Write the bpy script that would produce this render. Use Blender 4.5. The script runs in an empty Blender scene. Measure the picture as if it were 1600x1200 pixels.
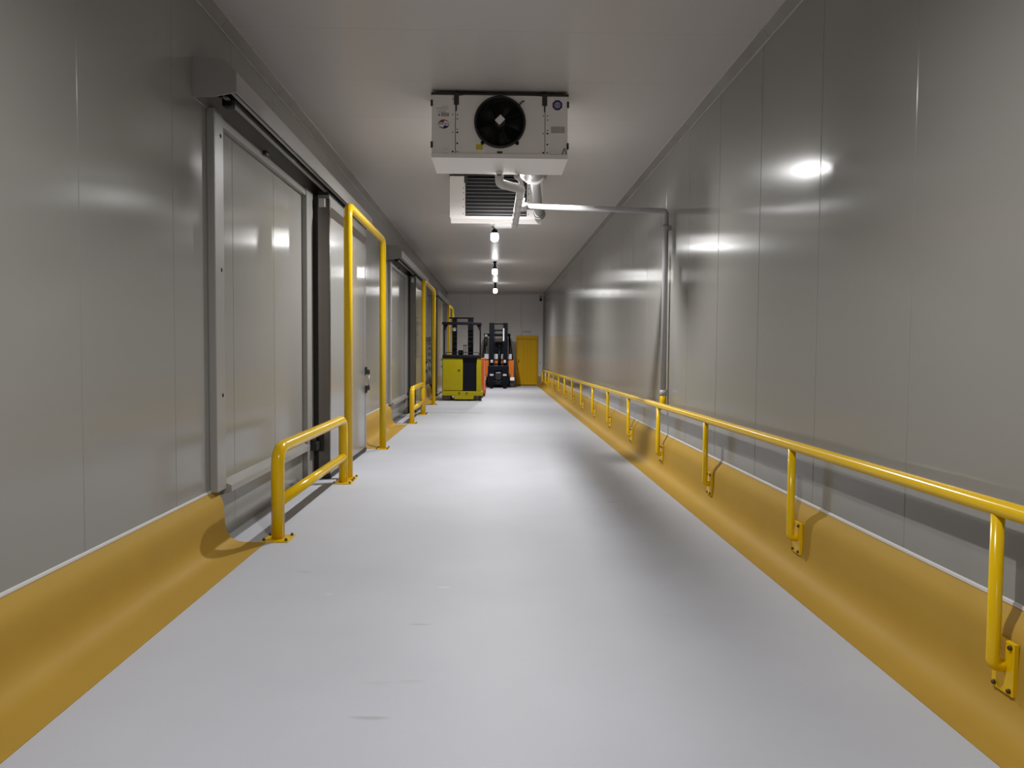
import bpy, bmesh, math, random
from mathutils import Vector, Matrix
random.seed(4)
PI = math.pi
SC = bpy.context.scene
COL = SC.collection

# ------------------------------------------------------------------ camera
F_PX = 1160.0
VPX, VPY, ROLL, CAM_H = 774.0, 549.0, 0.0065, 1.53
Yc = Vector(((VPX-800)/F_PX, -(VPY-600)/F_PX, -1.0)).normalized()
up = Vector((math.sin(ROLL), math.cos(ROLL), 0.0))
Zc = (up - Yc*up.dot(Yc)).normalized()
Xc = Yc.cross(Zc)
cam_d = bpy.data.cameras.new('camera')
cam = bpy.data.objects.new('camera', cam_d)
COL.objects.link(cam)
cam_d.sensor_fit = 'HORIZONTAL'
cam_d.sensor_width = 36.0
cam_d.lens = 36.0*F_PX/1600.0
cam_d.clip_start = 0.05
cam_d.clip_end = 200
R3 = Matrix((Xc, Yc, Zc))
M4 = R3.to_4x4(); M4.translation = Vector((0, 0, CAM_H))
cam.matrix_world = M4
SC.camera = cam

# ------------------------------------------------------------------ world, exposure
w = bpy.data.worlds.new('world'); SC.world = w
w.use_nodes = True
w.node_tree.nodes['Background'].inputs[0].default_value = (0.5, 0.52, 0.55, 1)
w.node_tree.nodes['Background'].inputs[1].default_value = 0.0
SC.view_settings.view_transform = 'Standard'
SC.view_settings.look = 'None'
SC.view_settings.gamma = 1.0
SC.view_settings.use_curve_mapping = False
SC.view_settings.exposure = 0.0
LAMP_POWER = [320, 285, 540, 430, 430, 500]
LAMP_COL = (1.0, 0.99, 0.985)
GLOBE = 32.0
LAMPS = [(0.0, -4.4), (0.0, 2.4), (0.105, 9.2), (-0.03, 15.2), (-0.03, 21.8), (-0.02, 28.6)]

# ------------------------------------------------------------------ materials
def mat(name, col, rough=0.5, metal=0.0, bump=0.0, bscale=60.0, var=0.0, vscale=3.0, spec=0.5, emit=None, estr=0.0, coat=0.0):
    m = bpy.data.materials.new(name); m.use_nodes = True
    nt = m.node_tree; b = nt.nodes['Principled BSDF']
    b.inputs['Base Color'].default_value = (*col, 1)
    b.inputs['Roughness'].default_value = rough
    b.inputs['Metallic'].default_value = metal
    b.inputs['Specular IOR Level'].default_value = spec
    b.inputs['Coat Weight'].default_value = coat
    if emit:
        b.inputs['Emission Color'].default_value = (*emit, 1)
        b.inputs['Emission Strength'].default_value = estr
    tc = nt.nodes.new('ShaderNodeTexCoord')
    if var > 0:
        n = nt.nodes.new('ShaderNodeTexNoise'); n.inputs['Scale'].default_value = vscale
        n.inputs['Detail'].default_value = 5
        nt.links.new(tc.outputs['Object'], n.inputs['Vector'])
        mx = nt.nodes.new('ShaderNodeMix'); mx.data_type = 'RGBA'
        mx.inputs[6].default_value = tuple(c*(1-var) for c in col)+(1,)
        mx.inputs[7].default_value = tuple(min(1, c*(1+var)) for c in col)+(1,)
        nt.links.new(n.outputs['Fac'], mx.inputs[0])
        nt.links.new(mx.outputs[2], b.inputs['Base Color'])
    if bump > 0:
        n = nt.nodes.new('ShaderNodeTexNoise'); n.inputs['Scale'].default_value = bscale
        n.inputs['Detail'].default_value = 3
        nt.links.new(tc.outputs['Object'], n.inputs['Vector'])
        bp = nt.nodes.new('ShaderNodeBump'); bp.inputs['Strength'].default_value = bump
        bp.inputs['Distance'].default_value = 0.002
        nt.links.new(n.outputs['Fac'], bp.inputs['Height'])
        nt.links.new(bp.outputs['Normal'], b.inputs['Normal'])
    return m

def panel_mat(name, col, rough, ribs=0.35, axis=1):
    """coated steel sandwich panel: faint micro ribs along the height, slight unevenness"""
    m = mat(name, col, rough, var=0.02, vscale=0.7, spec=0.3)
    nt = m.node_tree; b = nt.nodes['Principled BSDF']
    tc = nt.nodes.new('ShaderNodeTexCoord')
    mp = nt.nodes.new('ShaderNodeMapping')
    sc = [0.15, 0.15, 0.15]; sc[axis] = 14.0
    mp.inputs['Scale'].default_value = sc
    nt.links.new(tc.outputs['Object'], mp.inputs['Vector'])
    n = nt.nodes.new('ShaderNodeTexNoise'); n.inputs['Scale'].default_value = 1.6; n.inputs['Detail'].default_value = 3
    nt.links.new(mp.outputs['Vector'], n.inputs['Vector'])
    bp = nt.nodes.new('ShaderNodeBump'); bp.inputs['Strength'].default_value = ribs
    bp.inputs['Distance'].default_value = 0.0006
    b.inputs['Anisotropic'].default_value = 0.6
    tv = nt.nodes.new('ShaderNodeCombineXYZ'); tv.inputs[0 if axis == 0 else 1].default_value = 1.0
    nt.links.new(tv.outputs[0], b.inputs['Tangent'])
    nt.links.new(n.outputs['Fac'], bp.inputs['Height'])
    nt.links.new(bp.outputs['Normal'], b.inputs['Normal'])
    return m

def floor_mat():
    m = mat('grey_epoxy_floor', (0.50, 0.505, 0.53), 0.55, spec=0.3)
    nt = m.node_tree; b = nt.nodes['Principled BSDF']
    g = nt.nodes.new('ShaderNodeNewGeometry')
    def noise(scale, detail, sx=1, sy=1):
        mp = nt.nodes.new('ShaderNodeMapping'); mp.inputs['Scale'].default_value = (sx, sy, 1)
        nt.links.new(g.outputs['Position'], mp.inputs['Vector'])
        n = nt.nodes.new('ShaderNodeTexNoise'); n.inputs['Scale'].default_value = scale; n.inputs['Detail'].default_value = detail
        nt.links.new(mp.outputs['Vector'], n.inputs['Vector']); return n
    def ramp(n, a, c):
        r = nt.nodes.new('ShaderNodeMapRange'); r.inputs[1].default_value = a; r.inputs[2].default_value = c
        nt.links.new(n.outputs['Fac'], r.inputs[0]); return r
    def mix(fac, prev, col):
        x = nt.nodes.new('ShaderNodeMix'); x.data_type = 'RGBA'
        nt.links.new(fac, x.inputs[0])
        if isinstance(prev, tuple): x.inputs[6].default_value = prev
        else: nt.links.new(prev, x.inputs[6])
        x.inputs[7].default_value = col
        return x.outputs[2]
    base = mix(ramp(noise(0.9, 4), 0.3, 0.7).outputs[0], (0.485, 0.50, 0.545, 1), (0.53, 0.545, 0.595, 1))
    # short pale scuffs and thin dark tyre marks of wear
    c = mix(ramp(noise(2.2, 3, 1.0, 3.0), 0.735, 0.78).outputs[0], base, (0.66, 0.66, 0.68, 1))
    c = mix(ramp(noise(1.7, 2, 0.8, 3.4), 0.27, 0.22).outputs[0], c, (0.40, 0.40, 0.42, 1))
    nt.links.new(c, b.inputs['Base Color'])
    n = noise(90, 3)
    bp = nt.nodes.new('ShaderNodeBump'); bp.inputs['Strength'].default_value = 0.12; bp.inputs['Distance'].default_value = 0.002
    nt.links.new(n.outputs['Fac'], bp.inputs['Height']); nt.links.new(bp.outputs['Normal'], b.inputs['Normal'])
    return m

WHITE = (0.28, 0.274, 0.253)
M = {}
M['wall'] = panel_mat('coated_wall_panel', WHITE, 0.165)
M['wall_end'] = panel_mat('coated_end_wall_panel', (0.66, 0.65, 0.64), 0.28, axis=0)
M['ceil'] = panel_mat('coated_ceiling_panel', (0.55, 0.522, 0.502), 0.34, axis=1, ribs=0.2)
M['joint'] = mat('panel_joint', (0.30, 0.295, 0.28), 0.7)
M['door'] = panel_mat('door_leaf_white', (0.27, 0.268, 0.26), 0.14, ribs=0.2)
M['frame'] = mat('white_frame_profile', (0.30, 0.293, 0.275), 0.30, bump=0.05)
M['floor'] = floor_mat()
M['cove'] = mat('ochre_epoxy_cove', (0.43, 0.265, 0.040), 0.62, spec=0.2, var=0.07, vscale=2.5, bump=0.15, bscale=70)
M['yellow'] = mat('yellow_gloss_paint', (0.74, 0.47, 0.002), 0.2, var=0.04, vscale=6, spec=0.35)
M['seal'] = mat('white_sealant', (0.58, 0.565, 0.54), 0.35, bump=0.4, bscale=30)
M['strip'] = mat('grey_corner_profile', (0.20, 0.19, 0.17), 0.5, var=0.35, vscale=1.3)
M['strip_l'] = mat('pale_corner_edge', (0.5, 0.49, 0.46), 0.35)
M['black'] = mat('black_rubber', (0.012, 0.012, 0.012), 0.55, bump=0.1)
M['blackm'] = mat('black_painted_metal', (0.005, 0.005, 0.008), 0.45, bump=0.05, spec=0.15)
M['navy'] = mat('navy_painted_metal', (0.004, 0.005, 0.012), 0.45, bump=0.05, spec=0.15)
M['steel'] = mat('brushed_stainless', (0.22, 0.20, 0.185), 0.26, metal=1.0, bump=0.15, bscale=120)
M['galv'] = mat('galvanised_steel', (0.42, 0.41, 0.40), 0.42, metal=0.8, var=0.1, vscale=9)
M['bolt'] = mat('dark_bolt_steel', (0.06, 0.045, 0.03), 0.45, metal=0.5)
M['unit'] = mat('cooler_white_enamel', (0.84, 0.80, 0.775), 0.34, bump=0.03)
M['bracket'] = mat('dark_hanger_bracket', (0.03, 0.025, 0.022), 0.5)
M['fin'] = mat('dark_coil_fins', (0.006, 0.005, 0.010), 0.5, spec=0.3)
M['tube'] = mat('coil_tube_alu', (0.28, 0.265, 0.25), 0.4, metal=0.3)
M['pvc'] = mat('white_wrapped_pipe', (0.60, 0.59, 0.58), 0.35, bump=0.3, bscale=25)
M['pvcg'] = mat('pale_grey_plastic_pipe', (0.36, 0.355, 0.36), 0.35)
M['alu'] = mat('aluminium_jacket', (0.36, 0.355, 0.35), 0.42, metal=0.5, bump=0.15, bscale=30)
M['globe'] = mat('lit_lamp_glass', (0.9, 0.9, 0.9), 0.3, emit=(1, 0.985, 0.97), estr=GLOBE)
M['truck_y'] = mat('truck_yellow_paint', (0.36, 0.30, 0.001), 0.38, spec=0.25, var=0.06, vscale=5)
M['truck_o'] = mat('truck_orange_paint', (0.64, 0.17, 0.02), 0.35, spec=0.3, var=0.05)
M['red_o'] = mat('orange_red_paint', (0.80, 0.10, 0.015), 0.4, var=0.06)
M['silver'] = mat('silver_grey_plastic', (0.50, 0.50, 0.53), 0.4)
M['tyre'] = mat('worn_tyre', (0.10, 0.085, 0.075), 0.8, bump=0.3)
M['hub'] = mat('dark_grey_wheel', (0.06, 0.06, 0.06), 0.5)
M['exit_y'] = mat('door_yellow_paint', (0.72, 0.42, 0.001), 0.4, spec=0.25, var=0.05, vscale=2)
M['plate'] = mat('grey_rating_plate', (0.40, 0.375, 0.36), 0.5)
M['plate2'] = mat('pale_grey_print', (0.52, 0.50, 0.475), 0.5)
M['sticker_y'] = mat('yellow_sticker', (0.62, 0.48, 0.01), 0.5)
M['white'] = mat('white_plastic', (0.82, 0.81, 0.80), 0.4)
M['ink'] = mat('black_ink', (0.03, 0.03, 0.03), 0.6)
M['red'] = mat('logo_red', (0.33, 0.015, 0.03), 0.5)
M['blue'] = mat('logo_blue', (0.022, 0.018, 0.13), 0.5)
M['lilac'] = mat('badge_grey_lilac', (0.36, 0.35, 0.45), 0.5)
M['mirror'] = mat('mirror_back_white', (0.80, 0.80, 0.84), 0.25)

# ------------------------------------------------------------------ mesh builder
class MB:
    def __init__(s): s.v = []; s.f = []; s.sm = []
    def add(s, vs, fs, smooth=False):
        o = len(s.v); s.v += [tuple(p) for p in vs]
        for f in fs: s.f.append(tuple(i+o for i in f)); s.sm.append(smooth)
        return s
    def box(s, x0, x1, y0, y1, z0, z1, bev=0.0):
        if x0 > x1: x0, x1 = x1, x0
        if y0 > y1: y0, y1 = y1, y0
        if z0 > z1: z0, z1 = z1, z0
        if bev <= 0:
            vs = [(x, y, z) for x in (x0, x1) for y in (y0, y1) for z in (z0, z1)]
            return s.add(vs, [(0,1,3,2), (4,6,7,5), (0,4,5,1), (2,3,7,6), (0,2,6,4), (1,5,7,3)])
        bm = bmesh.new(); bmesh.ops.create_cube(bm, size=1)
        for v in bm.verts:
            v.co = Vector(((x0+x1)/2+v.co.x*(x1-x0), (y0+y1)/2+v.co.y*(y1-y0), (z0+z1)/2+v.co.z*(z1-z0)))
        b = min(bev, 0.45*min(x1-x0, y1-y0, z1-z0))
        bmesh.ops.bevel(bm, geom=bm.edges[:], offset=b, segments=2, affect='EDGES', profile=0.5)
        bm.verts.index_update()
        s.add([v.co[:] for v in bm.verts], [[v.index for v in f.verts] for f in bm.faces]); bm.free(); return s
    def prism(s, pts, a0, a1, axis='y', smooth=False):
        """extrude a closed 2D polygon. axis y: pts=(x,z); axis x: pts=(y,z); axis z: pts=(x,y)"""
        n = len(pts)
        def mk(p, a):
            return {'y': (p[0], a, p[1]), 'x': (a, p[0], p[1]), 'z': (p[0], p[1], a)}[axis]
        vs = [mk(p, a0) for p in pts]+[mk(p, a1) for p in pts]
        s.add(vs, [(i, (i+1) % n, n+(i+1) % n, n+i) for i in range(n)], smooth)
        s.add(vs, [tuple(range(n))[::-1], tuple(range(n, 2*n))])
        return s
    def tube(s, path, r, n=14, caps=True):
        P = [Vector(p) for p in path]; rings = []
        rr = r if isinstance(r, (list, tuple)) else [r]*len(P)
        t0 = (P[1]-P[0]).normalized()
        a = Vector((0, 0, 1)) if abs(t0.z) < 0.9 else Vector((1, 0, 0))
        nrm = t0.cross(a).normalized()
        for i, p in enumerate(P):
            if i == 0: t = t0
            elif i == len(P)-1: t = (P[i]-P[i-1]).normalized()
            else: t = ((P[i+1]-P[i]).normalized()+(P[i]-P[i-1]).normalized()).normalized()
            nrm = (nrm - t*nrm.dot(t)).normalized(); bn = t.cross(nrm)
            rings.append([p+(nrm*math.cos(2*PI*k/n)+bn*math.sin(2*PI*k/n))*rr[i] for k in range(n)])
        vs = [v for q in rings for v in q]; fs = []
        for i in range(len(P)-1):
            for k in range(n):
                fs.append((i*n+k, i*n+(k+1) % n, (i+1)*n+(k+1) % n, (i+1)*n+k))
        s.add(vs, fs, True)
        if caps: s.add(vs, [tuple(range(n))[::-1], tuple(range((len(P)-1)*n, len(P)*n))])
        return s
    def lathe(s, c, prof, axis='z', n=20):
        """prof = [(radius, height)...] about axis through c"""
        c = Vector(c); vs = []
        for r, h in prof:
            for k in range(n):
                a = 2*PI*k/n; u, v = r*math.cos(a), r*math.sin(a)
                vs.append(c+Vector({'z': (u, v, h), 'y': (u, h, v), 'x': (h, u, v)}[axis]))
        m = len(prof)
        s.add(vs, [(i*n+k, i*n+(k+1) % n, (i+1)*n+(k+1) % n, (i+1)*n+k) for i in range(m-1) for k in range(n)], True)
        s.add(vs, [tuple(range(n)), tuple(range((m-1)*n, m*n))]); return s
    def torus(s, c, R, r, axis='y', n=40, m=8):
        c = Vector(c); vs = []
        for i in range(n):
            a = 2*PI*i/n
            for k in range(m):
                b = 2*PI*k/m; q = R+r*math.cos(b); h = r*math.sin(b)
                u, v = q*math.cos(a), q*math.sin(a)
                vs.append(c+Vector({'z': (u, v, h), 'y': (u, h, v), 'x': (h, u, v)}[axis]))
        return s.add(vs, [(i*m+k, i*m+(k+1) % m, ((i+1) % n)*m+(k+1) % m, ((i+1) % n)*m+k) for i in range(n) for k in range(m)], True)
    def text(s, body, size, c, ex=0.0008):
        """upright lettering facing -y, centred on c"""
        cu = bpy.data.curves.new('t', 'FONT'); cu.body = body; cu.size = size; cu.extrude = ex
        cu.align_x = 'CENTER'; cu.align_y = 'CENTER'
        o = bpy.data.objects.new('t', cu); COL.objects.link(o)
        me = bpy.data.meshes.new_from_object(o.evaluated_get(bpy.context.evaluated_depsgraph_get()))
        s.add([(c[0]+v.co.x, c[1]-v.co.z, c[2]+v.co.y) for v in me.vertices], [tuple(p.vertices) for p in me.polygons])
        bpy.data.objects.remove(o); bpy.data.curves.remove(cu); bpy.data.meshes.remove(me); return s
    def mesh(s, name, m, off=(0, 0, 0)):
        me = bpy.data.meshes.new(name)
        me.from_pydata([(p[0]-off[0], p[1]-off[1], p[2]-off[2]) for p in s.v], [], s.f)
        me.polygons.foreach_set('use_smooth', s.sm)
        bm = bmesh.new(); bm.from_mesh(me)
        bmesh.ops.remove_doubles(bm, verts=bm.verts, dist=1e-6)
        bmesh.ops.recalc_face_normals(bm, faces=bm.faces[:]); bm.to_mesh(me); bm.free()
        me.materials.append(m); return me

def fillet(pts, r, k=6):
    P = [Vector(p) for p in pts]; out = [P[0]]
    for i in range(1, len(P)-1):
        a = (P[i-1]-P[i]); b = (P[i+1]-P[i]); d = min(r, a.length*0.49, b.length*0.49)
        p0, p1 = P[i]+a.normalized()*d, P[i]+b.normalized()*d
        for j in range(k+1):
            t = j/k; out.append(p0*(1-t)**2+P[i]*2*t*(1-t)+p1*t*t)
    out.append(P[-1]); return out

ROOT = {}
def origin(o):
    while o is not None and o.parent is not None: o = o.parent
    return Vector(o.location) if o else Vector((0, 0, 0))
def part(name, mb, m, parent, label=None, kind=None):
    o = bpy.data.objects.new(name, mb.mesh(name, m, origin(parent)))
    COL.objects.link(o); o.parent = parent
    if label: o['label'] = label
    if kind: o['kind'] = kind
    return o
def thing(name, label, cat, loc, group=None, kind=None):
    o = bpy.data.objects.new(name, None); COL.objects.link(o); o.location = loc
    o.empty_display_size = 0.1
    tag(o, label, cat, group, kind); return o
def tag(o, label, cat, group=None, kind=None):
    o['label'] = label; o['category'] = cat
    if group: o['group'] = group
    if kind: o['kind'] = kind
def solo(name, mb, m, loc, label, cat, group=None, kind=None):
    o = bpy.data.objects.new(name, mb.mesh(name, m, loc)); COL.objects.link(o); o.location = loc
    tag(o, label, cat, group, kind); return o
def copy_tree(o, parent=None):
    c = o.copy(); COL.objects.link(c); c.parent = parent
    for ch in [x for x in o.children]: copy_tree(ch, c)
    return c

# ------------------------------------------------------------------ room shell
HW, H = 2.2, 4.15
Y0, Y1 = -6.45, 33.6
o = solo('floor', MB().box(-2.6, 2.6, Y0-0.3, Y1+0.3, -0.12, 0.0), M['floor'], (0, 0, 0),
         'light grey seamless epoxy floor running the length of the cold store corridor', 'floor', kind='structure')
part('expansion_joint', MB().box(-1.68, -0.29, 18.38, 18.43, 0.0005, 0.0025), M['joint'], o, 'thin dark expansion joint across the left half')

def panel_mesh(L, m, axis):
    """one panel centred on its joint pitch; face at 0, lies behind; bevelled long edges"""
    mb = MB()
    return mb
PITCH = 1.15
def wall_panels(name, side, yfirst, label):
    x = side*HW
    o = solo(name, MB().box(x+side*0.035, x+side*0.14, Y0-0.1, Y1+0.1, -0.1, H+0.1), M['joint'], (x, 0, 0), label, 'wall', kind='structure')
    b = 0.004
    pts = [(0, b), (0, PITCH-0.002-b), (side*b, PITCH-0.002), (side*0.036, PITCH-0.002), (side*0.036, 0), (side*b, 0)]
    me = MB().prism([(p[0], p[1]) for p in pts], 0.0, H+0.02, 'z').mesh('panel', M['wall'])
    y = yfirst
    while y > Y0: y -= PITCH
    y += 0.0
    first = True
    while y < Y1+0.05:
        p = bpy.data.objects.new('panel', me); COL.objects.link(p); p.parent = o
        p.location = (0, y+0.002, 0)
        y += PITCH
    return o
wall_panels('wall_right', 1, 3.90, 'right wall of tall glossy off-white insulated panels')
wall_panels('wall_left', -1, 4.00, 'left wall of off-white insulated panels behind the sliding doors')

# end wall and the wall behind the camera
def cross_wall(name, y, d, label):
    o = solo(name, MB().box(-HW-0.1, HW+0.1, y+d*0.035, y+d*0.14, -0.1, H+0.1), M['joint'], (0, y, 0), label, 'wall', kind='structure')
    x = -2.28
    while x < HW:
        x1 = min(x+PITCH, HW+0.03)
        p = MB().prism([(x+0.006, y), (x1-0.010, y), (x1-0.004, y+d*0.006), (x1-0.004, y+d*0.036), (x, y+d*0.036), (x, y+d*0.006)], 0, H+0.02, 'z')
        part('panel', p, M['wall_end'], o)
        x += PITCH
    return o
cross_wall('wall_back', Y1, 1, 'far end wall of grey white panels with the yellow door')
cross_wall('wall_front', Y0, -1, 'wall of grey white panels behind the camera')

o = solo('ceiling', MB().box(-HW-0.1, HW+0.1, Y0-0.1, Y1+0.1, H+0.035, H+0.14), M['joint'], (0, 0, H), 'smooth off-white panel ceiling', 'ceiling', kind='structure')
me = MB().prism([(0.0015, 0), (PITCH-0.0025, 0), (PITCH-0.001, 0.0015), (PITCH-0.001, 0.036), (0, 0.036), (0, 0.0015)], -HW-0.02, HW+0.02, 'x').mesh('panel', M['ceil'])
y = Y0
while y < Y1:
    p = bpy.data.objects.new('panel', me); COL.objects.link(p); p.parent = o; p.location = (0, y, 0); y += PITCH

# corner profiles between walls and ceiling
def corner(name, side, label):
    t = thing(name, label, 'trim', (side*HW, 0, H), kind='structure')
    y = Y0
    k = 0
    while y < Y1:
        y1 = min(y+2.5, Y1)
        x0 = side*HW; s = side
        mb = MB().prism([(x0, H-0.075), (x0-s*0.006, H-0.075), (x0-s*0.070, H-0.006), (x0-s*0.070, H), (x0, H)], y+0.002, y1-0.002, 'y')
        part('profile_strip', mb, M['strip'], t)
        y = y1
    e = MB().box(x0-side*0.001, x0-side*0.010, Y0, Y1, H-0.083, H-0.073).box(x0-side*0.066, x0-side*0.076, Y0, Y1, H-0.009, H)
    part('edge_bead', e, M['strip_l'], t, 'pale edge bead of the corner profile')
corner('trim_1', -1, 'grey angled profile strip between left wall and ceiling')
corner('trim_2', 1, 'grey angled profile strip between right wall and ceiling')
mb = MB().prism([(Y1, H-0.07), (Y1-0.006, H-0.07), (Y1-0.06, H-0.006), (Y1-0.06, H), (Y1, H)], -HW+0.075, HW-0.075, 'x')
solo('trim_3', mb, M['strip_l'], (0, Y1, H), 'pale profile strip between end wall and ceiling', 'trim', kind='structure')
solo('trim_4', MB().prism([(HW-0.002, Y1-0.06), (HW-0.06, Y1-0.002), (HW-0.002, Y1-0.002)], 0.44, H-0.08, 'z'), M['frame'], (HW, Y1, 0.44),
     'vertical corner profile where right wall meets end wall', 'trim', kind='structure')

# ochre epoxy coves (kerb with coved foot)
def cove_profile(s, foot, top):
    q = top-0.42
    return [(s*foot, 0.0), (s*foot, 0.004), (s*1.985, 0.006), (s*2.03, 0.014), (s*2.07, 0.034), (s*2.10, 0.066), (s*2.118, 0.105), (s*2.128, 0.15), (s*2.132, 0.20),
            (s*2.136, 0.27+q), (s*2.142, 0.315+q), (s*2.158, 0.352+q), (s*2.18, 0.385+q), (s*2.199, 0.42+q), (s*2.199, 0.0)]
def cove(name, s, ya, yb, label, foot=1.81, top=0.43):
    mb = MB(); pr = cove_profile(s, foot, top); n = len(pr)
    ys = [ya+(yb-ya)*i/max(1, int((yb-ya)/1.2)) for i in range(max(1, int((yb-ya)/1.2))+1)]
    vs = [(p[0], yy, p[1]) for yy in ys for p in pr]
    fs = [(i*n+k, i*n+k+1, (i+1)*n+k+1, (i+1)*n+k) for i in range(len(ys)-1) for k in range(n-1)]
    mb.add(vs, fs, True)
    mb.add(vs, [tuple(range(n)), tuple(range((len(ys)-1)*n, len(ys)*n))])
    o = solo(name, mb, M['cove'], (s*2.1, ya, 0), label, 'trim', kind='structure')
    me = o.data; bm = bmesh.new(); bm.from_mesh(me)
    ed = [e for e in bm.edges if len(e.link_faces) == 2 and e.link_faces[0].normal.angle(e.link_faces[1].normal) > 0.9]
    bmesh.ops.split_edges(bm, edges=ed); bm.to_mesh(me); bm.free()
    part('sealant_bead', MB().prism([(s*2.2, top-.006), (s*2.189, top-.010), (s*2.191, top+.001), (s*2.2, top+.007)], ya, yb, 'y'), M['seal'], o, 'white bead of sealant along the top')
    return o
cove('trim_5', 1, Y0+0.02, Y1-0.02, 'ochre epoxy cove kerb along the foot of the right wall', 1.885, 0.485)
cove('trim_6', -1, Y0+0.02, 5.87, 'ochre epoxy cove kerb along left wall before the nearest sliding door')
cove('trim_7', -1, 11.55, 15.35, 'ochre epoxy cove kerb between first and second sliding door')
cove('trim_8', -1, 21.0, 24.75, 'ochre epoxy cove kerb between second and third sliding door')
cove('trim_9', -1, 30.6, Y1-0.02, 'ochre epoxy cove kerb at far end of left wall')
def end_cove(name, xa, xb, label):
    pr = [(Y1-0.15, 0), (Y1-0.15, .004), (Y1-0.09, .02), (Y1-0.06, .08), (Y1-0.055, .3), (Y1-0.04, .36), (Y1-0.001, .42), (Y1-0.001, 0)]
    solo(name, MB().prism(pr, xa, xb, 'x'), M['cove'], ((xa+xb)/2, Y1, 0), label, 'trim', kind='structure')
end_cove('trim_10', -1.8, 0.86, 'ochre epoxy kerb at end wall behind the orange forklift')
end_cove('trim_11', 1.95, 2.06, 'short ochre kerb at end wall right of the yellow door')

# ------------------------------------------------------------------ sliding cold-store doors
def make_door(name, label, D, leaf_y):
    """D shifts the whole set along the corridor; leaf_y = start of the leaf"""
    t = thing(name, label, 'door', (-HW, 5.5+D, 0), kind='structure')
    ya, yb = 5.50+D, 11.45+D
    # hood over the track
    hp = [(-2.2, 3.352), (-2.188, 3.352), (-2.188, 3.625), (-1.985, 3.617), (-1.896, 3.528), (-1.896, 3.389), (-1.884, 3.389), (-1.884, 3.533), (-1.979, 3.628), (-2.2, 3.637)]
    mb = MB().prism(hp, ya+0.01, yb-0.01, 'y')
    for yy in (ya, yb-0.01):
        mb.prism([(-2.2, 3.352), (-2.059, 3.354), (-1.885, 3.389), (-1.884, 3.533), (-1.979, 3.628), (-2.2, 3.637)], yy, yy+0.01, 'y')
    part('hood', mb, M['frame'], t)
    tr = part('track', MB().prism([(-2.02, 3.38), (-1.985, 3.38), (-1.985, 3.39), (-2.01, 3.39), (-2.01, 3.44), (-2.02, 3.44)], ya+0.10, yb-0.05, 'y'), M['galv'], t, 'grey steel sliding track under the hood')
    part('front_rail', MB().prism([(-1.955, 3.405), (-1.925, 3.405), (-1.925, 3.45), (-1.955, 3.45)], ya+0.06, yb-0.06, 'y'), M['galv'], tr)
    part('track_back', MB().box(-2.05, -2.021, ya+0.10, yb-0.05, 3.42, 3.50), M['bracket'], tr, 'dark track backing')
    part('end_stop', MB().box(-2.05, -1.975, ya+0.16, ya+0.24, 3.34, 3.46, 0.01).lathe((-2.04, ya+0.10, 3.43), [(0.04, 0), (0.04, 0.05)], 'y', 14), M['blackm'], tr, 'black end stop of the track')
    part('cable_clip', MB().box(-2.15, -2.11, ya+1.45, ya+1.53, 3.32, 3.36, 0.006), M['bracket'], tr)
    # frame of the parking bay: pilasters and header standing off the wall
    for pa, pb in ((5.75, 5.94), (8.52, 8.80)):
        part('frame_post', MB().box(-2.2, -2.14, pa+D, pb+D, 0.0 if pa > 6 else 0.42, 3.36, 0.006), M['frame'], t)
    part('frame_header', MB().box(-2.2, -2.15, 5.942+D, 8.518+D, 3.275, 3.345, 0.006), M['frame'], t)
    for zz in (3.18, 2.15, 1.17):
        part('frame_hole_plug', MB().lathe((-2.14, 5.88+D, zz), [(0.016, -0.002), (0.016, 0.003), (0.006, 0.005)], 'x', 12), M['black'], t, 'small black plug in the frame post')
    part('guide_rail', MB().prism([(-2.2, 0.36), (-2.12, 0.385), (-2.11, 0.39), (-2.11, 0.44), (-2.2, 0.475)], 5.97+D, 8.5+D, 'y'), M['frame'], t)
    # leaf
    la, lb = leaf_y, leaf_y+2.47
    lf = part('leaf', MB().box(-2.09, -1.962, la+0.012, lb, 0.06, 3.345), M['door'], t, 'white insulated door leaf')
    rim = MB()
    rim.box(-1.964, -1.955, la+0.01, lb, 3.22, 3.345, 0.003).box(-1.964, -1.955, la+0.01, la+0.07, 0.06, 3.22, 0.003).box(-1.964, -1.955, lb-0.05, lb, 0.06, 3.22, 0.003)
    part('leaf_rim', rim, M['door'], lf)
    part('steel_edge', MB().box(-2.088, -1.957, la, la+0.012, 0.06, 3.30).box(-1.960, -1.954, la, la+0.05, 0.06, 3.30), M['steel'], lf, 'stainless steel leading edge')
    part('edge_gasket', MB().box(-2.165, -2.09, la+0.004, la+0.06, 0.02, 3.345, 0.008), M['black'], lf, 'black rubber gasket')
    part('floor_gasket', MB().box(-2.09, -1.95, la+0.01, lb, 0.004, 0.06, 0.008), M['black'], lf, 'black rubber floor seal')
    part('far_gasket', MB().box(-2.165, -1.957, lb+0.001, lb+0.02, 0.02, 3.345), M['black'], lf, 'black rubber gasket')
    part('hanger_box', MB().box(-2.07, -2.0, la-0.03, la-0.001, 3.20, 3.30, 0.004), M['plate2'], lf)
    part('top_shadow_gap', MB().box(-2.09, -1.965, la+0.02, lb, 3.346, 3.384), M['black'], lf, 'black strip standing in for the shadow gap above the leaf')  # black strip paints the shade between leaf top and track
    g = MB().box(-2.16, -2.06, la-0.20, la-0.002, 0.36, 0.46, 0.012).box(-2.09, -2.03, la-0.035, la-0.002, 0.33, 0.53, 0.012)
    g.lathe((-2.11, la-0.17, 0.46), [(0.03, 0), (0.03, 0.05), (0.012, 0.06)], 'z', 12)
    part('roller_guide', g, M['black'], lf, 'black roller guide at the low rail')
    h = MB()
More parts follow.
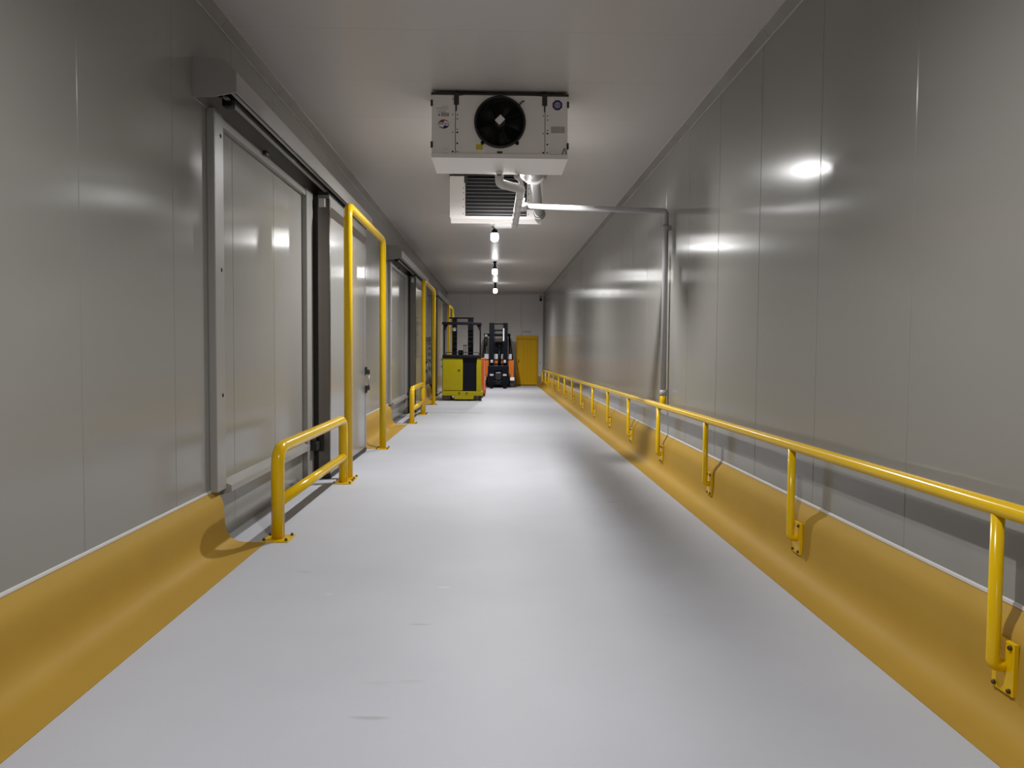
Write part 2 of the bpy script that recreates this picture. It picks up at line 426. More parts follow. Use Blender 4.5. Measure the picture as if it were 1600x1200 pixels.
    for zc, dz in ((1.205, 0.05), (0.965, -0.05)):
        h.box(-1.957, -1.895, lb-0.075, lb-0.02, zc-0.035, zc+0.035, 0.006).box(-1.957, -1.93, lb-0.075, lb-0.02, zc+dz-0.025, zc+dz+0.025, 0.006)
    hd = part('handle', h, M['black'], lf, 'black door handle')
    h.__init__(); h.tube([(-1.905, lb-0.047, 0.99), (-1.905, lb-0.047, 1.18)], 0.011, 10)
    part('handle_bar', h, M['galv'], lf, 'grey handle bar')
    # jamb round the doorway
    j = MB().box(-2.2, -2.166, 8.802+D, 8.95+D, 0, 3.35, 0.004).box(-2.2, -2.166, 11.15+D, 11.42+D, 0, 3.35, 0.004).box(-2.2, -2.166, 8.951+D, 11.149+D, 3.2, 3.35, 0.004)
    part('doorway_frame', j, M['frame'], t)
    return t
make_door('door_1', 'nearest large white sliding cold-store door on left wall, closed', 0.0, 8.82)
make_door('door_2', 'second white sliding cold-store door on left wall, seen past the first tall yellow frame', 9.5, 18.32)
make_door('door_3', 'farthest white sliding door on left wall, slid open behind the yellow reach truck', 19.0, 25.15)

# ------------------------------------------------------------------ yellow door in the end wall
t = thing('door_4', 'yellow personnel door with vertical ribs in the end wall', 'door', (1.42, Y1, 0), kind='structure')
x0, x1, yd = 0.93, 1.92, Y1-0.001
part('door_frame', MB().box(x0, x0+0.055, yd-0.07, yd, 0, 2.25, 0.006).box(x1-0.04, x1, yd-0.07, yd, 0, 2.25, 0.006).box(x0+0.056, x1-0.041, yd-0.07, yd, 2.10, 2.25, 0.006), M['exit_y'], t)
dl = part('leaf', MB().box(x0+0.062, x1-0.047, yd-0.04, yd, 0.03, 2.085), M['exit_y'], t)
xx = x0+0.07
for wd in (0.30, 0.145, 0.145, 0.27):
    part('rib_panel', MB().box(xx, xx+wd-0.014, yd-0.052, yd-0.04, 0.035, 2.08, 0.005), M['exit_y'], dl); xx += wd
part('door_gasket', MB().box(x0+0.062, x1-0.047, yd-0.045, yd, 0.0, 0.028), M['black'], dl, 'dark gasket at the sill')
part('handle', MB().box(x0+0.11, x0+0.14, yd-0.09, yd-0.052, 1.03, 1.17, 0.006), M['black'], dl, 'dark handle plate')
part('reflection_disc', MB().lathe((x0+0.27, yd-0.052, 0.44), [(0.022, 0), (0.022, -0.006), (0.01, -0.008)], 'y', 14), M['sticker_y'], dl, 'small bright disc painted as a reflection on the leaf')  # bright yellow disc imitates a small reflection on the door
t = thing('door_number', 'small black lettering on end wall above the yellow door', 'lettering', (1.42, Y1, 2.34))
for k, chx in zip('FM07', (-0.15, -0.035, 0.085, 0.175)):
    part('letter', MB().text(k, 0.145, (1.42+chx, Y1-0.003, 2.415)), M['ink'], t)
solo('wall_switch', MB().box(2.01, 2.05, Y1-0.03, Y1-0.0, 0.98, 1.05, 0.005).box(2.02, 2.04, Y1-0.036, Y1-0.03, 1.0, 1.03), M['plate'], (2.03, Y1, 0.98), 'small grey switch on end wall right of the yellow door', 'switch')
cm = thing('security_camera', 'small dark security camera in the top right corner of end wall', 'camera', (2.02, Y1, 3.9))
part('mount', MB().box(1.98, 2.07, Y1-0.05, Y1-0.001, 3.92, 4.06, 0.01), M['frame'], cm)
part('camera_body', MB().lathe((2.03, Y1-0.07, 3.86), [(0.02, 0.06), (0.055, 0.05), (0.06, 0.0), (0.045, -0.04), (0.015, -0.055)], 'z', 16), M['blackm'], cm)

# ------------------------------------------------------------------ guard rail along the right wall
RX = 2.07
def rail_z(y): return 0.905-0.0064*(y-2.9)
t = thing('handrail', 'long yellow tubular guard rail running along the right wall', 'guard rail', (RX, 0, 0))
ye = 32.35
pts = fillet([(RX, Y0+0.8, rail_z(Y0+0.8)), (RX, ye, rail_z(ye))], 0.1)
part('rail_tube', MB().tube([(RX, Y0+0.8+i*(ye-Y0-0.8)/30, rail_z(Y0+0.8+i*(ye-Y0-0.8)/30)) for i in range(31)], 0.036, 18), M['yellow'], t)
ys = [2.98+2.12*i for i in range(-4, 14)] + [32.3]
for y in ys:
    z1 = rail_z(y)
    p = part('post', MB().tube(fillet([(RX, y, z1-0.02), (RX, y, 0.245), (2.13, y, 0.245)], 0.05), 0.026, 14), M['yellow'], t)
    part('base_plate', MB().box(2.112, 2.134, y-0.065, y+0.065, 0.135, 0.355, 0.003), M['yellow'], p)
    for dy in (-0.045, 0.045):
        for zz in (0.155, 0.335): part('bolt', MB().lathe((2.112, y+dy, zz), [(0.010, 0), (0.010, -0.008), (0.006, -0.012)], 'x', 8), M['bolt'], p, 'dark bolt')

# ------------------------------------------------------------------ floor guards and portals at the doors
GX = -1.745
def base_plate(t, x, y, post, w=0.11):
    part('base_plate', MB().box(x-w, x+w, y-w, y+w, 0.0005, 0.012, 0.002), M['yellow'], post)
    for dx in (-0.8, 0.8):
        for dy in (-0.8, 0.8):
            part('bolt', MB().lathe((x+dx*w, y+dy*w, 0.012), [(0.013, 0), (0.013, 0.010), (0.007, 0.011), (0.007, 0.02)], 'z', 8), M['bolt'], post, 'dark anchor bolt')
def low_guard(ya, yb, label):
    t = thing('floor_guard', label, 'guard rail', (GX, (ya+yb)/2, 0), 'low yellow guards in front of the sliding doors')
    hp = part('hoop', MB().tube(fillet([(GX, ya, 0.012), (GX, ya, 0.735), (GX, yb, 0.735), (GX, yb, 0.012)], 0.16, 8), 0.052, 20), M['yellow'], t)
    part('mid_rail', MB().tube([(GX, ya+0.03, 0.30), (GX, yb-0.03, 0.30)], 0.046, 18), M['yellow'], t)
    base_plate(t, GX, ya, hp); base_plate(t, GX, yb, hp)
    return t
low_guard(5.98, 8.56, 'low yellow two-rail floor guard nearest the viewer, before the first sliding door')
low_guard(15.62, 17.86, 'low yellow two-rail floor guard farther off, before the second sliding door')
def portal(ya, yb, label):
    t = thing('door_guard_frame', label, 'guard frame', (GX, (ya+yb)/2, 0), 'tall yellow frames at the sliding doors')
    hp = part('frame_tube', MB().tube(fillet([(GX, ya, 0.012), (GX, ya, 3.235), (GX, yb, 3.235), (GX, yb, 0.012)], 0.17, 8), 0.05, 20), M['yellow'], t)
    base_plate(t, GX, ya, hp, 0.10); base_plate(t, GX, yb, hp, 0.10)
portal(8.86, 11.57, 'tall yellow tube frame round the nearest sliding door, largest of the three')
portal(18.12, 21.1, 'tall yellow tube frame round the second sliding door')
portal(27.75, 30.5, 'tall yellow tube frame farthest away, rising behind the yellow reach truck')

# ------------------------------------------------------------------ evaporator units
def cooler(loc, rot, label):
    L = Vector((0, 0, 3.42))          # modelled at the origin, then hung at loc
    t = thing('unit_cooler', label, 'cooling unit', L)
    X = lambda v: v+L.x
    Yf = L.y
    zt, zb = 4.02, 3.455
    hw = 0.665
    # end casings, top, fan panel
    for a, b in ((-hw, -0.432), (0.442, hw)):
        c = part('end_casing', MB().box(X(a), X(b)-0.003, Yf, Yf+0.42, zb, zt, 0.004), M['unit'], t)
        e = -1 if a < 0 else 1
        xe = X(e*hw)
        for zz in (3.94, 3.54):
            part('hinge', MB().box(xe-e*0.012, xe+e*0.010, Yf-0.008, Yf+0.02, zz-0.03, zz+0.03, 0.003), M['bracket'], c, 'dark hinge')
        xm = X(e*0.55)-0.02*e
        part('latch', MB().box(xm-0.03, xm+0.03, Yf-0.012, Yf, zb+0.004, zb+0.024, 0.003).lathe((xm-0.018, Yf, zb+0.055), [(0.007, 0), (0.007, -0.006)], 'y', 8)
             .lathe((xm+0.018, Yf, zb+0.055), [(0.007, 0), (0.007, -0.006)], 'y', 8), M['white'], c, 'small white latch')
    part('top_sheet', MB().box(X(-hw)-0.006, X(hw)+0.004, Yf-0.006, Yf+0.425, zt, zt+0.018), M['bracket'], t, 'dark top flange')
    # fan panel with a round opening (ring of quads)
    mb = MB(); n = 48; R = 0.235; cx, cz = X(0.0), 3.762
    x0, x1 = X(-0.430), X(0.438)
    ring = []; outer = []
    for k in range(n):
        a = 2*PI*k/n; c, s = math.cos(a), math.sin(a)
        ring.append((cx+R*c, cz+R*s))
        m = 1e9
        if c > 1e-6: m = min(m, (x1-cx)/c)
        if c < -1e-6: m = min(m, (x0-cx)/c)
        if s > 1e-6: m = min(m, (zt-cz)/s)
        if s < -1e-6: m = min(m, (zb-cz)/s)
        outer.append((cx+m*c, cz+m*s))
    vs = [(p[0], Yf, p[1]) for p in ring]+[(p[0], Yf, p[1]) for p in outer]+[(p[0], Yf+0.03, p[1]) for p in ring]
    mb.add(vs, [(k, (k+1) % n, n+(k+1) % n, n+k) for k in range(n)]+[(k, (k+1) % n, 2*n+(k+1) % n, 2*n+k) for k in range(n)])
    for sx, sz in ((x0, zb), (x0, zt), (x1, zb), (x1, zt)):
        # close the corner triangles left by the radial quads
        near = sorted(range(n), key=lambda k: (outer[k][0]-sx)**2+(outer[k][1]-sz)**2)[:2]
        mb.add([(sx, Yf, sz), (outer[near[0]][0], Yf, outer[near[0]][1]), (outer[near[1]][0], Yf, outer[near[1]][1])], [(0, 1, 2)])
    part('fan_panel', mb, M['unit'], t)
    for sx in (X(-0.4315), X(0.440)):
        part('panel_seam', MB().box(sx-0.0015, sx+0.0015, Yf-0.001, Yf+0.01, zb, zt), M['bracket'], t, 'dark seam beside the fan panel')
    # fan: shroud ring, guard rings, spokes, blades, motor, label
    fan = part('fan_shroud', MB().lathe((cx, Yf, cz), [(0.236, 0.10), (0.236, 0.0), (0.252, -0.004), (0.252, -0.018), (0.240, -0.03), (0.232, -0.03), (0.226, 0.02), (0.226, 0.10)], 'y', 48), M['black'], t, 'black fan shroud')
    g = MB()
    for i in range(1, 12): g.torus((cx, Yf-0.035+0.012*(i/11)**2, cz), 0.055+0.016*i, 0.0022, 'y', 40, 5)
    for k in range(8):
        a = PI/8+PI*k/4
        g.tube([(cx+0.05*math.cos(a), Yf-0.036, cz+0.05*math.sin(a)), (cx+0.243*math.cos(a), Yf-0.022, cz+0.243*math.sin(a))], 0.003, 6)
    part('fan_guard', g, M['black'], fan, 'black wire fan guard')
    for k in range(5):
        a = 2*PI*k/5; b = MB()
        q = []
        for r in (0.055, 0.14, 0.215):
            for da, dy in ((-0.34, 0.03), (0.0, 0.055), (0.34, 0.085)):
                q.append((cx+r*math.cos(a+da), Yf+dy, cz+r*math.sin(a+da)))
        q2 = [(p[0], p[1]+0.004, p[2]) for p in q]
        fs = []
        for i in range(2):
            for j in range(2): fs += [(i*3+j, i*3+j+1, i*3+j+4, i*3+j+3), (9+i*3+j, 9+i*3+j+3, 9+i*3+j+4, 9+i*3+j+1)]
        for i, j in ((0, 1), (1, 2), (2, 5), (5, 8), (8, 7), (7, 6), (6, 3), (3, 0)): fs.append((i, j, j+9, i+9))
        b.add(q+q2, fs, True)
        part('fan_blade', b, M['black'], fan)
    part('motor_hub', MB().lathe((cx, Yf-0.03, cz), [(0.06, 0.11), (0.06, 0.01), (0.05, 0.0)], 'y', 24), M['black'], fan, 'black motor hub')
    lb = MB(); th = math.radians(45)
    c_, s_ = math.cos(th), math.sin(th)
    vs = []
    for dy in (-0.037, -0.034):
        for u, v in ((-0.039, -0.032), (0.039, -0.032), (0.039, 0.032), (-0.039, 0.032)):
            vs.append((cx+u*c_-v*s_, Yf+dy, cz+0.015+u*s_+v*c_))
    lb.add(vs, [(0, 1, 2, 3), (7, 6, 5, 4), (0, 4, 5, 1), (1, 5, 6, 2), (2, 6, 7, 3), (3, 7, 4, 0)])
    part('motor_label', lb, M['white'], fan, 'white square label turned on its corner')
    for a in (-0.87, -2.27):
        px, pz = cx+0.262*math.cos(a), cz+0.262*math.sin(a)
        part('shroud_clip', MB().lathe((px, Yf-0.001, pz), [(0.018, 0), (0.018, -0.014), (0.008, -0.02)], 'y', 12), M['blackm'], fan, 'dark clip at the shroud')
    a = 0.75
    part('fan_cable', MB().tube([(cx+0.24*math.cos(a), Yf-0.02, cz+0.24*math.sin(a)), (cx+0.20, Yf-0.02, cz+0.175), (cx+0.215, Yf-0.014, cz+0.20), (cx+0.235, Yf-0.006, cz+0.205)], 0.007, 8), M['bracket'], fan, 'short dark cable')
    # coil block at the rear with tubes
    ci = part('coil', MB().box(X(-0.430), X(0.438), Yf+0.12, Yf+0.405, zb+0.02, zt-0.02), M['fin'], t, 'dark finned coil')
    for k in range(11):
        zz = zb+0.03+k*0.0502
        part('coil_tube', MB().box(X(-0.428), X(0.436), Yf+0.405, Yf+0.413, zz-0.003, zz+0.003), M['tube'], ci)
    sc = MB()
    for sx in (X(-0.418), X(0.428)):
        pass
    for sx in (X(-0.46), X(0.47)):
        for zz in (3.49, 3.585, 3.69, 3.78, 3.85):
            sc.lathe((sx, Yf+0.42, zz), [(0.007, 0), (0.007, 0.004)], 'y', 8)
    for sx, zs in ((X(-0.415), (3.83, 3.79, 3.69, 3.66, 3.555, 3.475)), (X(-0.46), (3.98, 3.83, 3.66, 3.475)), (X(0.425), (3.98, 3.83, 3.66, 3.475)), (X(0.465), (3.83, 3.79, 3.69, 3.66, 3.555, 3.475))):
        for i, zz in enumerate(zs): sc.lathe((sx, Yf, zz), [(0.006 if i not in (3, 4) else 0.009, 0), (0.005, -0.004)], 'y', 8)
    part('screws', sc, M['blackm'], t, 'small dark screws')
    # drip tray
    tr = MB()
    A = [(X(-hw)-0.002, Yf-0.012), (X(hw)+0.002, Yf-0.012)]
    vs = [(A[0][0], Yf-0.012, zb), (A[1][0], Yf-0.012, zb), (A[1][0], Yf+0.44, zb), (A[0][0], Yf+0.44, zb),
          (A[0][0], Yf-0.012, zb-0.042), (A[1][0], Yf-0.012, zb-0.042), (A[1][0]-0.02, Yf+0.44, zb-0.04), (A[0][0]+0.02, Yf+0.44, zb-0.04),
          (X(-hw)+0.02, Yf+0.40, zb-0.10), (X(hw)-0.02, Yf+0.40, zb-0.10)]
    tr.add(vs, [(0, 1, 2, 3), (0, 4, 5, 1), (4, 8, 9, 5), (1, 5, 9, 6, 2), (0, 3, 7, 8, 4), (3, 2, 6, 7), (7, 6, 9, 8)])
    part('drip_tray', tr, M['unit'], t)
    part('tray_outlet', MB().lathe((X(0.0), Yf+0.33, zb-0.108), [(0.035, 0.03), (0.035, 0.0), (0.028, -0.012)], 'z', 14), M['white'], t, 'white tray outlet')
    # hangers to the ceiling
    for sx in (X(-0.425), X(0.435)):
        for yy in (Yf, Yf+0.42):
            o_ = -1 if yy == Yf else 1
            b = MB().box(sx-0.024, sx+0.024, yy+o_*0.010, yy-o_*0.006, 3.925, zt+0.02, 0.003).box(sx-0.005, sx+0.005, yy+o_*0.008, yy, 3.865, 3.925)
            b.tube([(sx, yy+0.02 if o_ < 0 else yy-0.02, zt+0.01), (sx, yy+0.02 if o_ < 0 else yy-0.02, 4.068)], 0.007, 8)
            part('hanger_bracket', b, M['bracket'], t, 'dark hanger bracket')
    # print on the casings
    if rot == 0:
        y_ = Yf-0.0012
        part('yellow_label', MB().box(X(-0.232), X(-0.165), y_-0.001, Yf, 3.497, 3.547), M['sticker_y'], t, 'small yellow warning label')
        part('rating_plate', MB().box(X(0.500), X(0.633), y_-0.001, Yf, 3.667, 3.728), M['plate'], t, 'grey rating plate')
        lines = MB()
        for k in range(4): lines.box(X(0.508), X(0.60+0.02*(k % 2)), y_-0.0018, y_-0.0008, 3.678+k*0.012, 3.6835+k*0.012)
        part('plate_print', lines, M['plate2'], t)
        pl = MB().box(X(-0.625), X(-0.50), y_-0.0005, Yf, 3.886, 3.893)
        pl.box(X(-0.60), X(-0.52), y_-0.0005, Yf, 3.868, 3.874).box(X(-0.61), X(-0.53), y_-0.0005, Yf, 3.85, 3.857).box(X(-0.56), X(-0.51), y_-0.0005, Yf, 3.905, 3.911)
        part('faint_print', pl, M['plate2'], t)
        wl = MB().box(X(-0.575), X(-0.495), y_-0.0005, Yf, 3.812, 3.847)
        part('caution_print', wl, M['plate'], t)
        tri = MB().prism([(X(-0.603), 3.818), (X(-0.583), 3.818), (X(-0.593), 3.84)], y_-0.0008, Yf, 'y')
        part('caution_triangle', tri, M['ink'], t)
        # oval mark, red over blue swooshes with lettering between
        ex, ez = X(-0.547), 3.738
        def swoosh(flip):
            up_ = []
            for k in range(17):
                u = -1+2*k/16
                up_.append((u*0.052, 0.044*math.sqrt(max(0, 1-(u*0.98)**2))))
            lo = []
            for k in range(17):
                u = 1-2*k/16
                lo.append((u*0.052, 0.044*math.sqrt(max(0, 1-(u*0.98)**2))*(0.78 if u > 0.1 else 0.40+0.12*math.sin(u*7))))
            s = -1 if flip else 1
            return [(ex+s*p[0], ez+s*p[1]) for p in up_+lo[1:-1]]
        part('oval_white', MB().prism([(ex+0.051*math.cos(a*PI/16), ez+0.042*math.sin(a*PI/16)) for a in range(32)], y_-0.0003, Yf, 'y'), M['white'], t)
        part('red_swoosh', MB().prism(swoosh(False), y_-0.001, y_-0.0002, 'y'), M['red'], t, 'dark red swoosh of the oval mark')
        part('blue_swoosh', MB().prism(swoosh(True), y_-0.001, y_-0.0002, 'y'), M['blue'], t, 'dark blue swoosh of the oval mark')
        part('mark_lettering', MB().text('KONTECH', 0.0235, (ex, y_-0.0015, ez+0.001)), M['ink'], t)
        bx, bz = X(0.560), 3.935
        oc = [(bx+0.052*math.cos(PI/8+k*PI/4), bz+0.052*math.sin(PI/8+k*PI/4)) for k in range(8)]
        part('octagon_badge', MB().prism(oc, y_-0.0004, Yf, 'y'), M['blue'], t, 'blue octagonal badge')
        part('badge_disc', MB().prism([(bx+0.030*math.cos(a*PI/12), bz+0.030*math.sin(a*PI/12)) for a in range(24)], y_-0.001, y_-0.0003, 'y'), M['lilac'], t)
        part('badge_lettering', MB().text('TÜV', 0.026, (bx, y_-0.0016, bz)), M['ink'], t)
        part('cable_loop', MB().tube([(X(0.615)+0.022*math.sin(k*PI/10)-0.01, Yf-0.006, zb+0.0+0.055*math.sin(k*PI/10)*(1-0.25*k/10)+0.002) if False else (X(0.612)+0.04*k/10, Yf-0.006, zb+0.004+0.055*math.sin(k*PI/10)) for k in range(11)], 0.004, 6), M['bracket'], t, 'thin dark cable loop')
        part('maker_plate', MB().box(cx-0.026, cx+0.026, y_-0.001, Yf, zb+0.008, zb+0.028), M['ink'], t, 'small black plate under the fan')
    else:
        part('outline_print', MB().box(X(0.60), X(0.63), Yf+0.42, Yf+0.4208, 3.59, 3.592), M['plate'], t)
    if rot:
        t.rotation_euler = (0, 0, rot)
    t.scale = (1.031,)*3
    t.location = loc
    return t
cooler((0.031, 7.578, 3.479), 0, 'white cooling unit with one black fan facing the viewer, hung from ceiling')
cooler((0.0, 11.465, 3.479), PI, 'second white cooling unit, its dark striped coil facing the viewer')

# ------------------------------------------------------------------ pipes
t = thing('drain_pipe', 'white wrapped drain pipe joining the two cooling units under the ceiling', 'pipe', (0.2, 9.3, 3.3))
px = 0.272
run = fillet([(0.031, 7.92, 3.385), (0.031, 7.95, 3.305), (px, 8.20, 3.305), (px, 8.42, 3.315), (px, 11.03, 3.385), (0.0, 11.09, 3.385), (0.0, 11.11, 3.41)], 0.05, 5)
part('wrapped_pipe', MB().tube(run, 0.047, 14), M['pvc'], t)
for i in range(5):
    yy = 8.6+i*0.5; zz = 3.315+(yy-8.42)*0.0268
    part('tape_band', MB().tube([(px, yy, zz), (px, yy+0.07, zz+0.002)], 0.0505, 12), M['pvc'], t)
part('tee', MB().tube([(px-0.01, 9.38, 3.341), (px+0.11, 9.38, 3.343)], 0.05, 14).tube([(px+0.03, 9.38, 3.35), (px+0.06, 9.38, 3.45)], [0.045, 0.03], 12), M['white'], t, 'white plastic tee')
part('branch_pipe', MB().tube([(0.20, 7.93, 3.375), (0.215, 7.98, 3.385), (0.25, 8.10, 3.385), (0.275, 8.22, 3.365), (0.285, 8.30, 3.345)], [0.020, 0.026, 0.024, 0.026, 0.022], 10), M['pvc'], t, 'short thin branch wrapped in white tape')
t = thing('wall_pipe', 'pale grey drain pipe crossing under ceiling and dropping down the right wall', 'pipe', (2.14, 9.38, 0.9))
wp = fillet([(px+0.111, 9.38, 3.343), (2.135, 9.38, 3.31), (2.135, 9.38, 0.98)], 0.05, 6)
part('pipe_run', MB().tube(wp, 0.036, 16), M['pvcg'], t)
part('yellow_elbow', MB().tube(fillet([(2.135, 9.38, 1.00), (2.135, 9.38, 0.86), (2.06, 9.38, 0.82)], 0.06), 0.041, 14), M['yellow'], t, 'yellow elbow at the foot')
for zz in (3.10, 1.02):
    part('pipe_clamp', MB().lathe((2.135, 9.38, zz), [(0.044, -0.035), (0.044, 0.035)], 'z', 16).box(2.15, 2.199, 9.35, 9.41, zz-0.03, zz+0.03, 0.004), M['pvcg'], t)
t = thing('clad_pipe', 'aluminium clad refrigerant pipe with a flared ribbed cone, behind the first cooling unit', 'pipe', (0.5, 9.5, 3.5))
A, B = Vector((0.442, 9.02, 3.745)), Vector((0.62, 10.85, 3.535))
d = (B-A)
part('pipe_body', MB().tube([A+d*(k/10) for k in range(11)], 0.062, 18), M['alu'], t)
dn = d.normalized()
part('flared_cone', MB().tube([A-dn*0.02, A, A+dn*0.02, A+dn*0.05, A+dn*0.12, A+dn*0.20], [0.055, 0.10, 0.115, 0.155, 0.175, 0.06], 26), M['alu'], t)
c = MB()
a1 = dn.cross(Vector((0, 0, 1))).normalized(); a2 = dn.cross(a1)
for k in range(18):
    q = A-dn*0.005+(a1*math.cos(2*PI*k/18)+a2*math.sin(2*PI*k/18))*0.104
    c.lathe(q, [(0.004, -0.012), (0.011, -0.006), (0.011, 0.006), (0.004, 0.012)], 'y', 7)
part('crimp_ring', c, M['alu'], t)
part('collar', MB().tube([A-dn*0.05, A-dn*0.02], [0.052, 0.056], 18), M['alu'], t)
e = MB()
e.tube([B-dn*0.05, B-dn*0.0, B+dn*0.05, B+dn*0.09, B+dn*0.12], [0.07, 0.086, 0.086, 0.06, 0.02], 18)
part('elbow_end', e, M['alu'], t)
r = MB()
for k, rr in ((0.0, 0.088), (0.04, 0.089), (0.075, 0.076)):
    p0 = B+dn*k; r.tube([p0-dn*0.004, p0+dn*0.004], [rr+0.002, rr+0.002], 18)
part('elbow_rings', r, M['alu'], t)
# ------------------------------------------------------------------ ceiling lamps
where = ['ceiling lamp behind the camera', 'ceiling lamp over the camera', 'lit ceiling lamp hidden between the two cooling units',
         'lit white ceiling lamp just below the second cooling unit, largest of those in view', 'lit ceiling lamp in middle of the row of three in view',
         'lit ceiling lamp farthest away, nearest the end wall']
for i, (lx, ly) in enumerate(LAMPS):
    short = 0.68 if i == 2 else 1.0        # the lamp between the coolers sits closer to the ceiling
    t = thing('ceiling_lamp', where[i], 'lamp', (lx, ly, H), 'row of ceiling lamps')
    part('fitting', MB().lathe((lx, ly, H), [(0.05, 0), (0.05, -0.05), (0.03, -0.06), (0.03, -0.14), (0.05, -0.15), (0.066, -0.205), (0.066, -0.225), (0.05, -0.225)], 'z', 20)
         .box(lx-0.06, lx+0.06, ly-0.015, ly+0.015, H-0.11, H-0.09, 0.006), M['blackm'], t, 'black lamp holder')
    part('glass', MB().lathe((lx, ly, H-0.23), [(0.058, 0.006), (0.074, -0.01), (0.078, -0.05), (0.078, -0.10), (0.07, -0.135), (0.045, -0.158), (0.012, -0.165)], 'z', 20), M['globe'], t, 'glowing white lamp glass')
    ld = bpy.data.lights.new('lamp_light', 'SPOT'); ld.energy = LAMP_POWER[i]; ld.color = LAMP_COL
    ld.spot_size = math.radians(176); ld.spot_blend = 0.85; ld.shadow_soft_size = 0.045
    lo = bpy.data.objects.new('lamp_light', ld); COL.objects.link(lo); lo.parent = t; lo.location = (0, 0, -0.455)
    t.scale = (1, 1, short)

# ------------------------------------------------------------------ yellow reach truck (rear towards the viewer)
TY = 22.75
t = thing('reach_truck', 'yellow reach truck with black overhead guard, rear facing the viewer', 'forklift', (-1.02, TY, 0))
ch = part('chassis', MB().box(-1.63, -0.38, TY, TY+0.45, 0.16, 0.30, 0.02).box(-1.25, -0.66, TY+0.0, TY+0.40, 0.05, 0.17, 0.015).box(-1.60, -0.42, TY+0.45, TY+1.75, 0.14, 0.42, 0.02), M['truck_y'], t)
part('body', MB().box(-1.62, -0.995, TY+0.03, TY+1.5, 0.312, 1.31, 0.025), M['truck_y'], t)
part('side_body', MB().prism([(-0.575, 0.312), (-0.43, 0.312), (-0.43, 1.24), (-0.46, 1.31), (-0.56, 1.31), (-0.575, 1.1)], TY+0.03, TY+1.5, 'y'), M['truck_y'], t)
part('operator_panel', MB().box(-0.993, -0.577, TY+0.07, TY+1.4, 0.312, 1.33, 0.02), M['navy'], t, 'dark navy step-in panel')
part('body_handle', MB().box(-1.145, -1.075, TY+0.015, TY+0.04, 0.92, 0.965, 0.012), M['bolt'], t, 'dark recessed handle')
part('deck_top', MB().prism([(TY+0.01, 1.315), (TY+0.01, 1.37), (TY+0.06, 1.41), (TY+1.3, 1.41), (TY+1.3, 1.315)], -1.62, -0.44, 'x'), M['blackm'], t, 'black top deck')
part('grab_rail', MB().tube(fillet([(-1.52, TY+0.12, 1.40), (-1.52, TY+0.12, 1.49), (-0.5, TY+0.12, 1.49), (-0.5, TY+0.12, 1.40)], 0.04), 0.010, 8), M['blackm'], t)
for k, (lx, rx_) in enumerate(((-1.50, 0.11), (-0.72, 0.09))):
    w_ = part('wheel', MB().lathe((lx, TY+0.22, 0.105), [(0.03, -0.13), (0.105, -0.12), (0.105, 0.12), (0.03, 0.13)], 'x', 20), M['tyre'], t)
    part('wheel_hub', MB().lathe((lx, TY+0.22, 0.105), [(0.05, -0.14), (0.05, 0.14)], 'x', 14), M['hub'], w_)
part('castor', MB().lathe((-0.47, TY+0.30, 0.08), [(0.02, -0.05), (0.08, -0.045), (0.08, 0.045), (0.02, 0.05)], 'x', 18), M['tyre'], t)
part('castor', MB().lathe((-1.40, TY+0.55, 0.08), [(0.02, -0.05), (0.08, -0.045), (0.08, 0.045), (0.02, 0.05)], 'x', 18), M['tyre'], t)
for sx in (-1.54, -0.46):
    part('straddle_leg', MB().box(sx-0.06, sx+0.06, TY+1.5, TY+2.5, 0.07, 0.2, 0.02).lathe((sx, TY+2.4, 0.07), [(0.07, -0.05), (0.07, 0.05)], 'x', 16), M['truck_y'], t)
for sx in (-1.575, -0.465):
    part('guard_post', MB().tube(fillet([(sx, TY+0.15, 1.40), (sx, TY+0.12, 2.36), (sx, TY+0.4, 2.39)], 0.05), 0.022, 10), M['blackm'], t)
    e = 1 if sx < -1 else -1
    part('gusset', MB().prism([(sx, 2.34), (sx+e*0.12, 2.34), (sx+e*0.02, 2.14), (sx, 2.14)], TY+0.10, TY+0.13, 'y'), M['blackm'], t)
og = MB().box(-1.64, -0.44, TY+0.05, TY+0.16, 2.335, 2.42, 0.015).box(-1.64, -1.57, TY+0.1, TY+1.3, 2.35, 2.42, 0.01).box(-0.51, -0.44, TY+0.1, TY+1.3, 2.35, 2.42, 0.01)
for k in range(7): og.box(-1.57, -0.51, TY+0.28+k*0.15, TY+0.31+k*0.15, 2.37, 2.41)
part('overhead_guard', og, M['blackm'], t)
for a, b in ((-1.41, -1.26), (-0.90, -0.725)):
    m_ = MB().box(a, b, TY+1.55, TY+1.62, 0.1, 2.60, 0.01).box(a, a+0.05, TY+1.62, TY+1.75, 0.1, 2.6, 0.008).box(b-0.05, b, TY+1.62, TY+1.75, 0.1, 2.6, 0.008)
    part('mast_channel', m_, M['blackm'], t)
part('mast_top_bar', MB().box(-1.52, -0.71, TY+1.55, TY+1.65, 2.585, 2.63, 0.01), M['blackm'], t)
part('mast_cross_bar', MB().box(-1.26, -0.90, TY+1.56, TY+1.62, 0.6, 0.72, 0.01), M['blackm'], t)
part('console', MB().box(-1.18, -1.02, TY+0.75, TY+0.9, 1.41, 1.56, 0.025), M['blackm'], t)
part('joystick', MB().tube([(-1.13, TY+0.70, 1.41), (-1.12, TY+0.68, 1.52)], 0.018, 10), M['black'], t)
for sx in (-1.0, -0.94):
    part('lever', MB().tube([(sx, TY+0.8, 1.41), (sx+0.01, TY+0.78, 1.70)], 0.009, 8).lathe((sx+0.011, TY+0.777, 1.71), [(0.008, -0.03), (0.02, -0.015), (0.02, 0.015), (0.006, 0.03)], 'z', 10), M['blackm'], t)
part('mirror', MB().lathe((-1.265, TY+0.2, 2.20), [(0.005, -0.02), (0.055, -0.012), (0.06, 0.0), (0.05, 0.012)], 'y', 20), M['mirror'], t, 'round white backed mirror')
